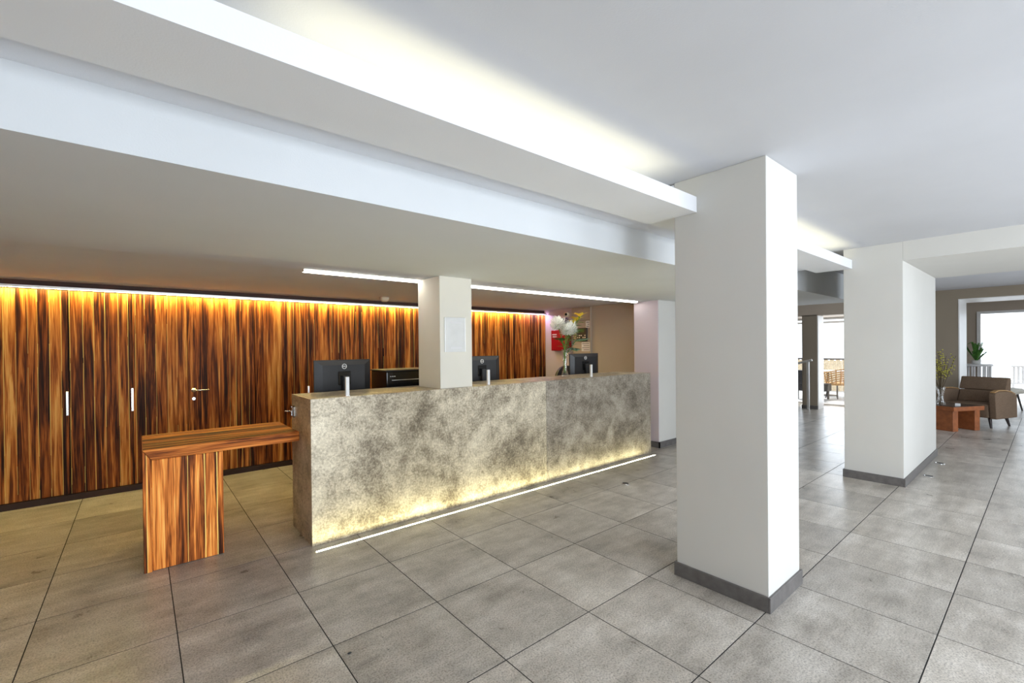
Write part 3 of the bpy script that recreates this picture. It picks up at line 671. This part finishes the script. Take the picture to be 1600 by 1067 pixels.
fs = thing('footstool', 'low cream footstool by the window, mostly hidden behind the armchair', 'footstool', (13.85, -2.06, 0), math.radians(-15))
b = B(); prism(b, [(-.28, .36), (.28, .36), (.31, .43), (.26, .47), (0, .485), (-.26, .47), (-.31, .43)], 'x', -.25, .25); make('cushion', bevel(b, .02, 2), 'cream', fs, True)
for sx in (-1, 1):
    for sy in (-1, 1): b = B(); tube(b, [(.19*sx, .2*sy, .37), (.23*sx, .26*sy, 0)], .02, 8, .012); make('leg', b, 'darkwood', fs)
tb = thing('coffee_table', 'low red-brown wooden coffee table with block legs', 'coffee table', (10.15, -1.66, 0), math.radians(-26))
make('top', rbox(-.33, .33, -.30, .30, .335, .405, .004, 2), 'redwood', tb)
make('glass_top', rbox(-.315, .315, -.285, .285, .405, .411, .002, 1), 'darkglass', tb)
for x in (-.30, .17):
    make('leg', rbox(x, x+.11, -.27, .05, 0, .334, .004, 1), 'redwood', tb)
    make('leg', rbox(x, x+.11, .12, .28, 0, .334, .004, 1), 'redwood', tb)
tag(make('folded_card', prism(B(), [(-.03, 0), (.03, 0), (0, .035)], 'y', -.03, .03), 'paper', None), 'small white folded card on the coffee table', 'card').location = (10.02, -1.80, .411)
# vase of yellow-budded twigs on the coffee table
TV = Vector((9.93, -1.615, .412))
vv = thing('twig_vase', 'flared clear glass vase on the coffee table', 'vase', TV)
g = B(); o_ = [(.055, 0), (.060, .01), (.040, .09), (.030, .16), (.045, .24), (.058, .30)]; lathe(g, o_ + [(r-.003, z+.003) for r, z in o_[::-1][:-2]] + [(0, .012)], 20); make('glass', g, 'glass', vv, True)
rnd = random.Random(3)
for q in range(11):
    t = thing('budding_twig', 'thin brown twig with yellow buds in the coffee table vase', 'twig', TV, 0, 'twigs in the coffee table vase')
    a = rnd.uniform(0, 2*PI); sp_ = rnd.uniform(.06, .20); ht = rnd.uniform(.66, .94); tip = Vector((sp_*math.cos(a), sp_*math.sin(a), ht))
    b = B(); tube(b, [(-.02*math.cos(a), -.02*math.sin(a), .02), (.015*math.cos(a), .015*math.sin(a), .26), (tip.x*.6, tip.y*.6, .26+(ht-.26)*.55), tip], .006, 5, .003)
    bd = B()
    for w_ in range(8):
        f = .35+.08*w_; p = Vector((tip.x*f, tip.y*f, .26+(ht-.26)*f)) ; d = Vector((rnd.uniform(-1, 1), rnd.uniform(-1, 1), rnd.uniform(.5, 1.1))).normalized(); e = p+d*rnd.uniform(.06, .13)
        tube(b, [p, e], .003, 4, .002)
        for u in (.5, 1.0): bmesh.ops.create_icosphere(bd, subdivisions=1, radius=.010, matrix=Matrix.Translation(p.lerp(e, u)))
    make('branch', b, 'twig', t); make('bud', bd, 'bud', t)['kind'] = 'stuff'
# small floor fittings and specks
for x, y, lab in ((6.90, -1.925, 'round metal floor socket farther along the white pier'), (6.08, -1.93, 'round metal floor socket beside the white pier'), (3.32, -0.005, 'round metal floor socket near the counter LED line')):
    t = thing('floor_socket', lab, 'floor socket', (x, y, 0)); b = B(); lathe(b, [(.045, 0), (.045, .004), (.036, .006), (.036, .003), (0, .003)], 20); make('ring', b, 'chrome', t); b = B(); lathe(b, [(.030, .003), (.028, .007), (0, .007)], 16); make('cap', b, 'black', t)
for x, y, s, lab in ((.042, -.702, .016, 'dark scrap of debris on the foreground floor tiles'), (.219, -.693, .005, 'tiny dark crumb on the foreground tile, the farther one'), (.201, -.793, .005, 'tiny dark crumb on the foreground tile, the nearer one')):
    b = B(); bmesh.ops.create_icosphere(b, subdivisions=1, radius=s, matrix=Matrix.Diagonal((1, .5, .25, 1)))
    for v in b.verts: v.co *= random.uniform(.7, 1.2)
    tag(make('floor_debris', b, 'black', None), lab, 'debris').location = (x, y, s*.15)

# ================================================================== SEEN THROUGH THE GLAZING
hr = thing('handrail', 'steel handrail post beside the taupe pier', 'handrail', (11.0, .53, 0))
b = B(); lathe(b, [(.06, 0), (.06, .012), (.03, .02), (.026, .03)], 16); make('foot', b, 'chrome', hr)
make('post', rbox(-.022, .022, -.022, .022, .02, 1.06, .004, 1), 'alu', hr)
b = B(); tube(b, [(.04, -.06, 1.10), (.04, .02, 1.08), (.04, .9, .80)], .026, 10); make('rail', b, 'alu', hr)
# window room: slatted white planter stand with a leafy plant, white slatted chair outside
ps = thing('planter_stand', 'white slatted round stand below the leafy plant by the window', 'stand', (14.75, -1.63, 0))
b = B(); lathe(b, [(.30, .90), (.31, .91), (.31, .935), (.30, .945), (0, .945)], 28); make('top', b, 'rattan_white', ps)
for q in range(18):
    a = 2*PI*q/18; b = B(); tube(b, [(.26*math.cos(a), .26*math.sin(a), .02), (.27*math.cos(a), .27*math.sin(a), .90)], .016, 6); make('slat', b, 'rattan_white', ps)
b = B(); lathe(b, [(.28, .0), (.28, .03), (.22, .03)], 24); make('base_ring', b, 'rattan_white', ps)
pt = thing('potted_plant', 'leafy green plant with long blades on the white stand', 'plant', (14.72, -1.68, .946))
b = B(); lathe(b, [(.05, 0), (.07, .01), (.08, .09), (.07, .09), (.06, .07), (0, .07)], 18); make('pot', b, 'whiteplastic', pt, True)
for q in range(26):
    a = rnd.uniform(0, 2*PI); ln = rnd.uniform(.10, .34) if q % 6 else .55; b = B(); ht = rnd.uniform(.10, .42)
    pts = [Vector((0, 0, .06)), Vector((math.cos(a)*ln*.35, math.sin(a)*ln*.35, .11+ht)), Vector((math.cos(a)*ln, math.sin(a)*ln, .11+ht*.8))]
    s = Vector((-math.sin(a), math.cos(a), 0))*.022
    v = [b.verts.new(p) for p in (pts[0]-s*.4, pts[0]+s*.4, pts[1]+s, pts[2], pts[1]-s)]; b.faces.new((v[0], v[1], v[2], v[4])); b.faces.new((v[4], v[2], v[3]))
    make('leaf', b, 'leaf', pt)
sc = thing('slatted_chair', 'white slatted garden chair outside the far window', 'chair', (17.0, -2.42, -.02))
for q in range(8): make('slat', rbox(-.25, -.22, -.26+.07*q, -.22+.07*q, .45, .84, .004, 1), 'rattan_white', sc)
make('top_rail', rbox(-.26, -.21, -.28, .30, .84, .88, .006, 1), 'rattan_white', sc); make('seat', rbox(-.26, .24, -.28, .30, .41, .45, .006, 1), 'rattan_white', sc)
for x in (-.24, .20):
    for y in (-.26, .25): make('leg', rbox(x, x+.035, y, y+.035, 0, .41, .003, 1), 'rattan_white', sc)
# terrace: reed screen, wicker armchair, low table, dark lounge seat
rs = thing('reed_screen', 'pale reed screen along the terrace edge', 'fence', (16.5, 1.5, -.02))
for q in range(60):
    y = -1.2+.05*q; make('reed', rbox(-.012, .012, y, y+.044, 0, .95+.03*((q*7) % 3), .003, 1), 'reed', rs)
b = B(); tube(b, [(-.03, -1.3, 1.0), (-.03, 1.9, 1.0)], .025, 8); make('rail', b, 'darkwood', rs)
wc = thing('wicker_chair', 'honey coloured wicker chair on the terrace', 'chair', (14.2, .78, -.02), math.radians(150))
b = B(); 
for z, r in ((.40, .24), (.46, .27), (.52, .285), (.58, .295), (.64, .30), (.70, .305)):
    tube(b, [(r*math.cos(a), r*math.sin(a), z+.10*max(0, math.cos(a-PI/2))) for a in [PI*(-.15+1.3*k/16) for k in range(17)]], .016, 6)
make('woven_back', b, 'wicker', wc)
for k in range(12):
    a = PI*(-.12+1.24*k/11); b = B(); tube(b, [(.235*math.cos(a), .235*math.sin(a), .38), (.305*math.cos(a), .305*math.sin(a), .72+.10*max(0, math.cos(a-PI/2)))], .012, 6); make('upright', b, 'wicker', wc)
b = B(); lathe(b, [(.23, .36), (.25, .38), (.25, .42), (0, .43)], 20); make('seat', b, 'wicker', wc)
for a in (.8, 2.35, 3.9, 5.5): b = B(); tube(b, [(.18*math.cos(a), .18*math.sin(a), .37), (.24*math.cos(a), .24*math.sin(a), 0)], .014, 6); make('leg', b, 'darkwood', wc)
tt = thing('terrace_table', 'pale round terrace table by the wicker chair', 'table', (14.9, 1.15, -.02))
b = B(); lathe(b, [(.36, .68), (.37, .69), (.37, .71), (0, .715)], 28); make('top', b, 'rattan_white', tt)
b = B(); tube(b, [(0, 0, .02), (0, 0, .69)], .03, 10); make('column', b, 'darkwood', tt); b = B(); lathe(b, [(.22, 0), (.22, .015), (.04, .03)], 20); make('base', b, 'darkwood', tt)
ls = thing('lounge_chair', 'dark lounge seat left of the taupe pier', 'chair', (13.6, 1.15, -.02), math.radians(80))
make('seat', rbox(-.3, .3, -.3, .3, .22, .42, .03, 2), 'black', ls); make('backrest', rbox(-.3, .3, .22, .32, .42, .78, .03, 2), 'black', ls)
for x in (-.26, .22):
    for y in (-.26, .24): make('leg', rbox(x, x+.04, y, y+.04, 0, .22, .003, 1), 'darkwood', ls)
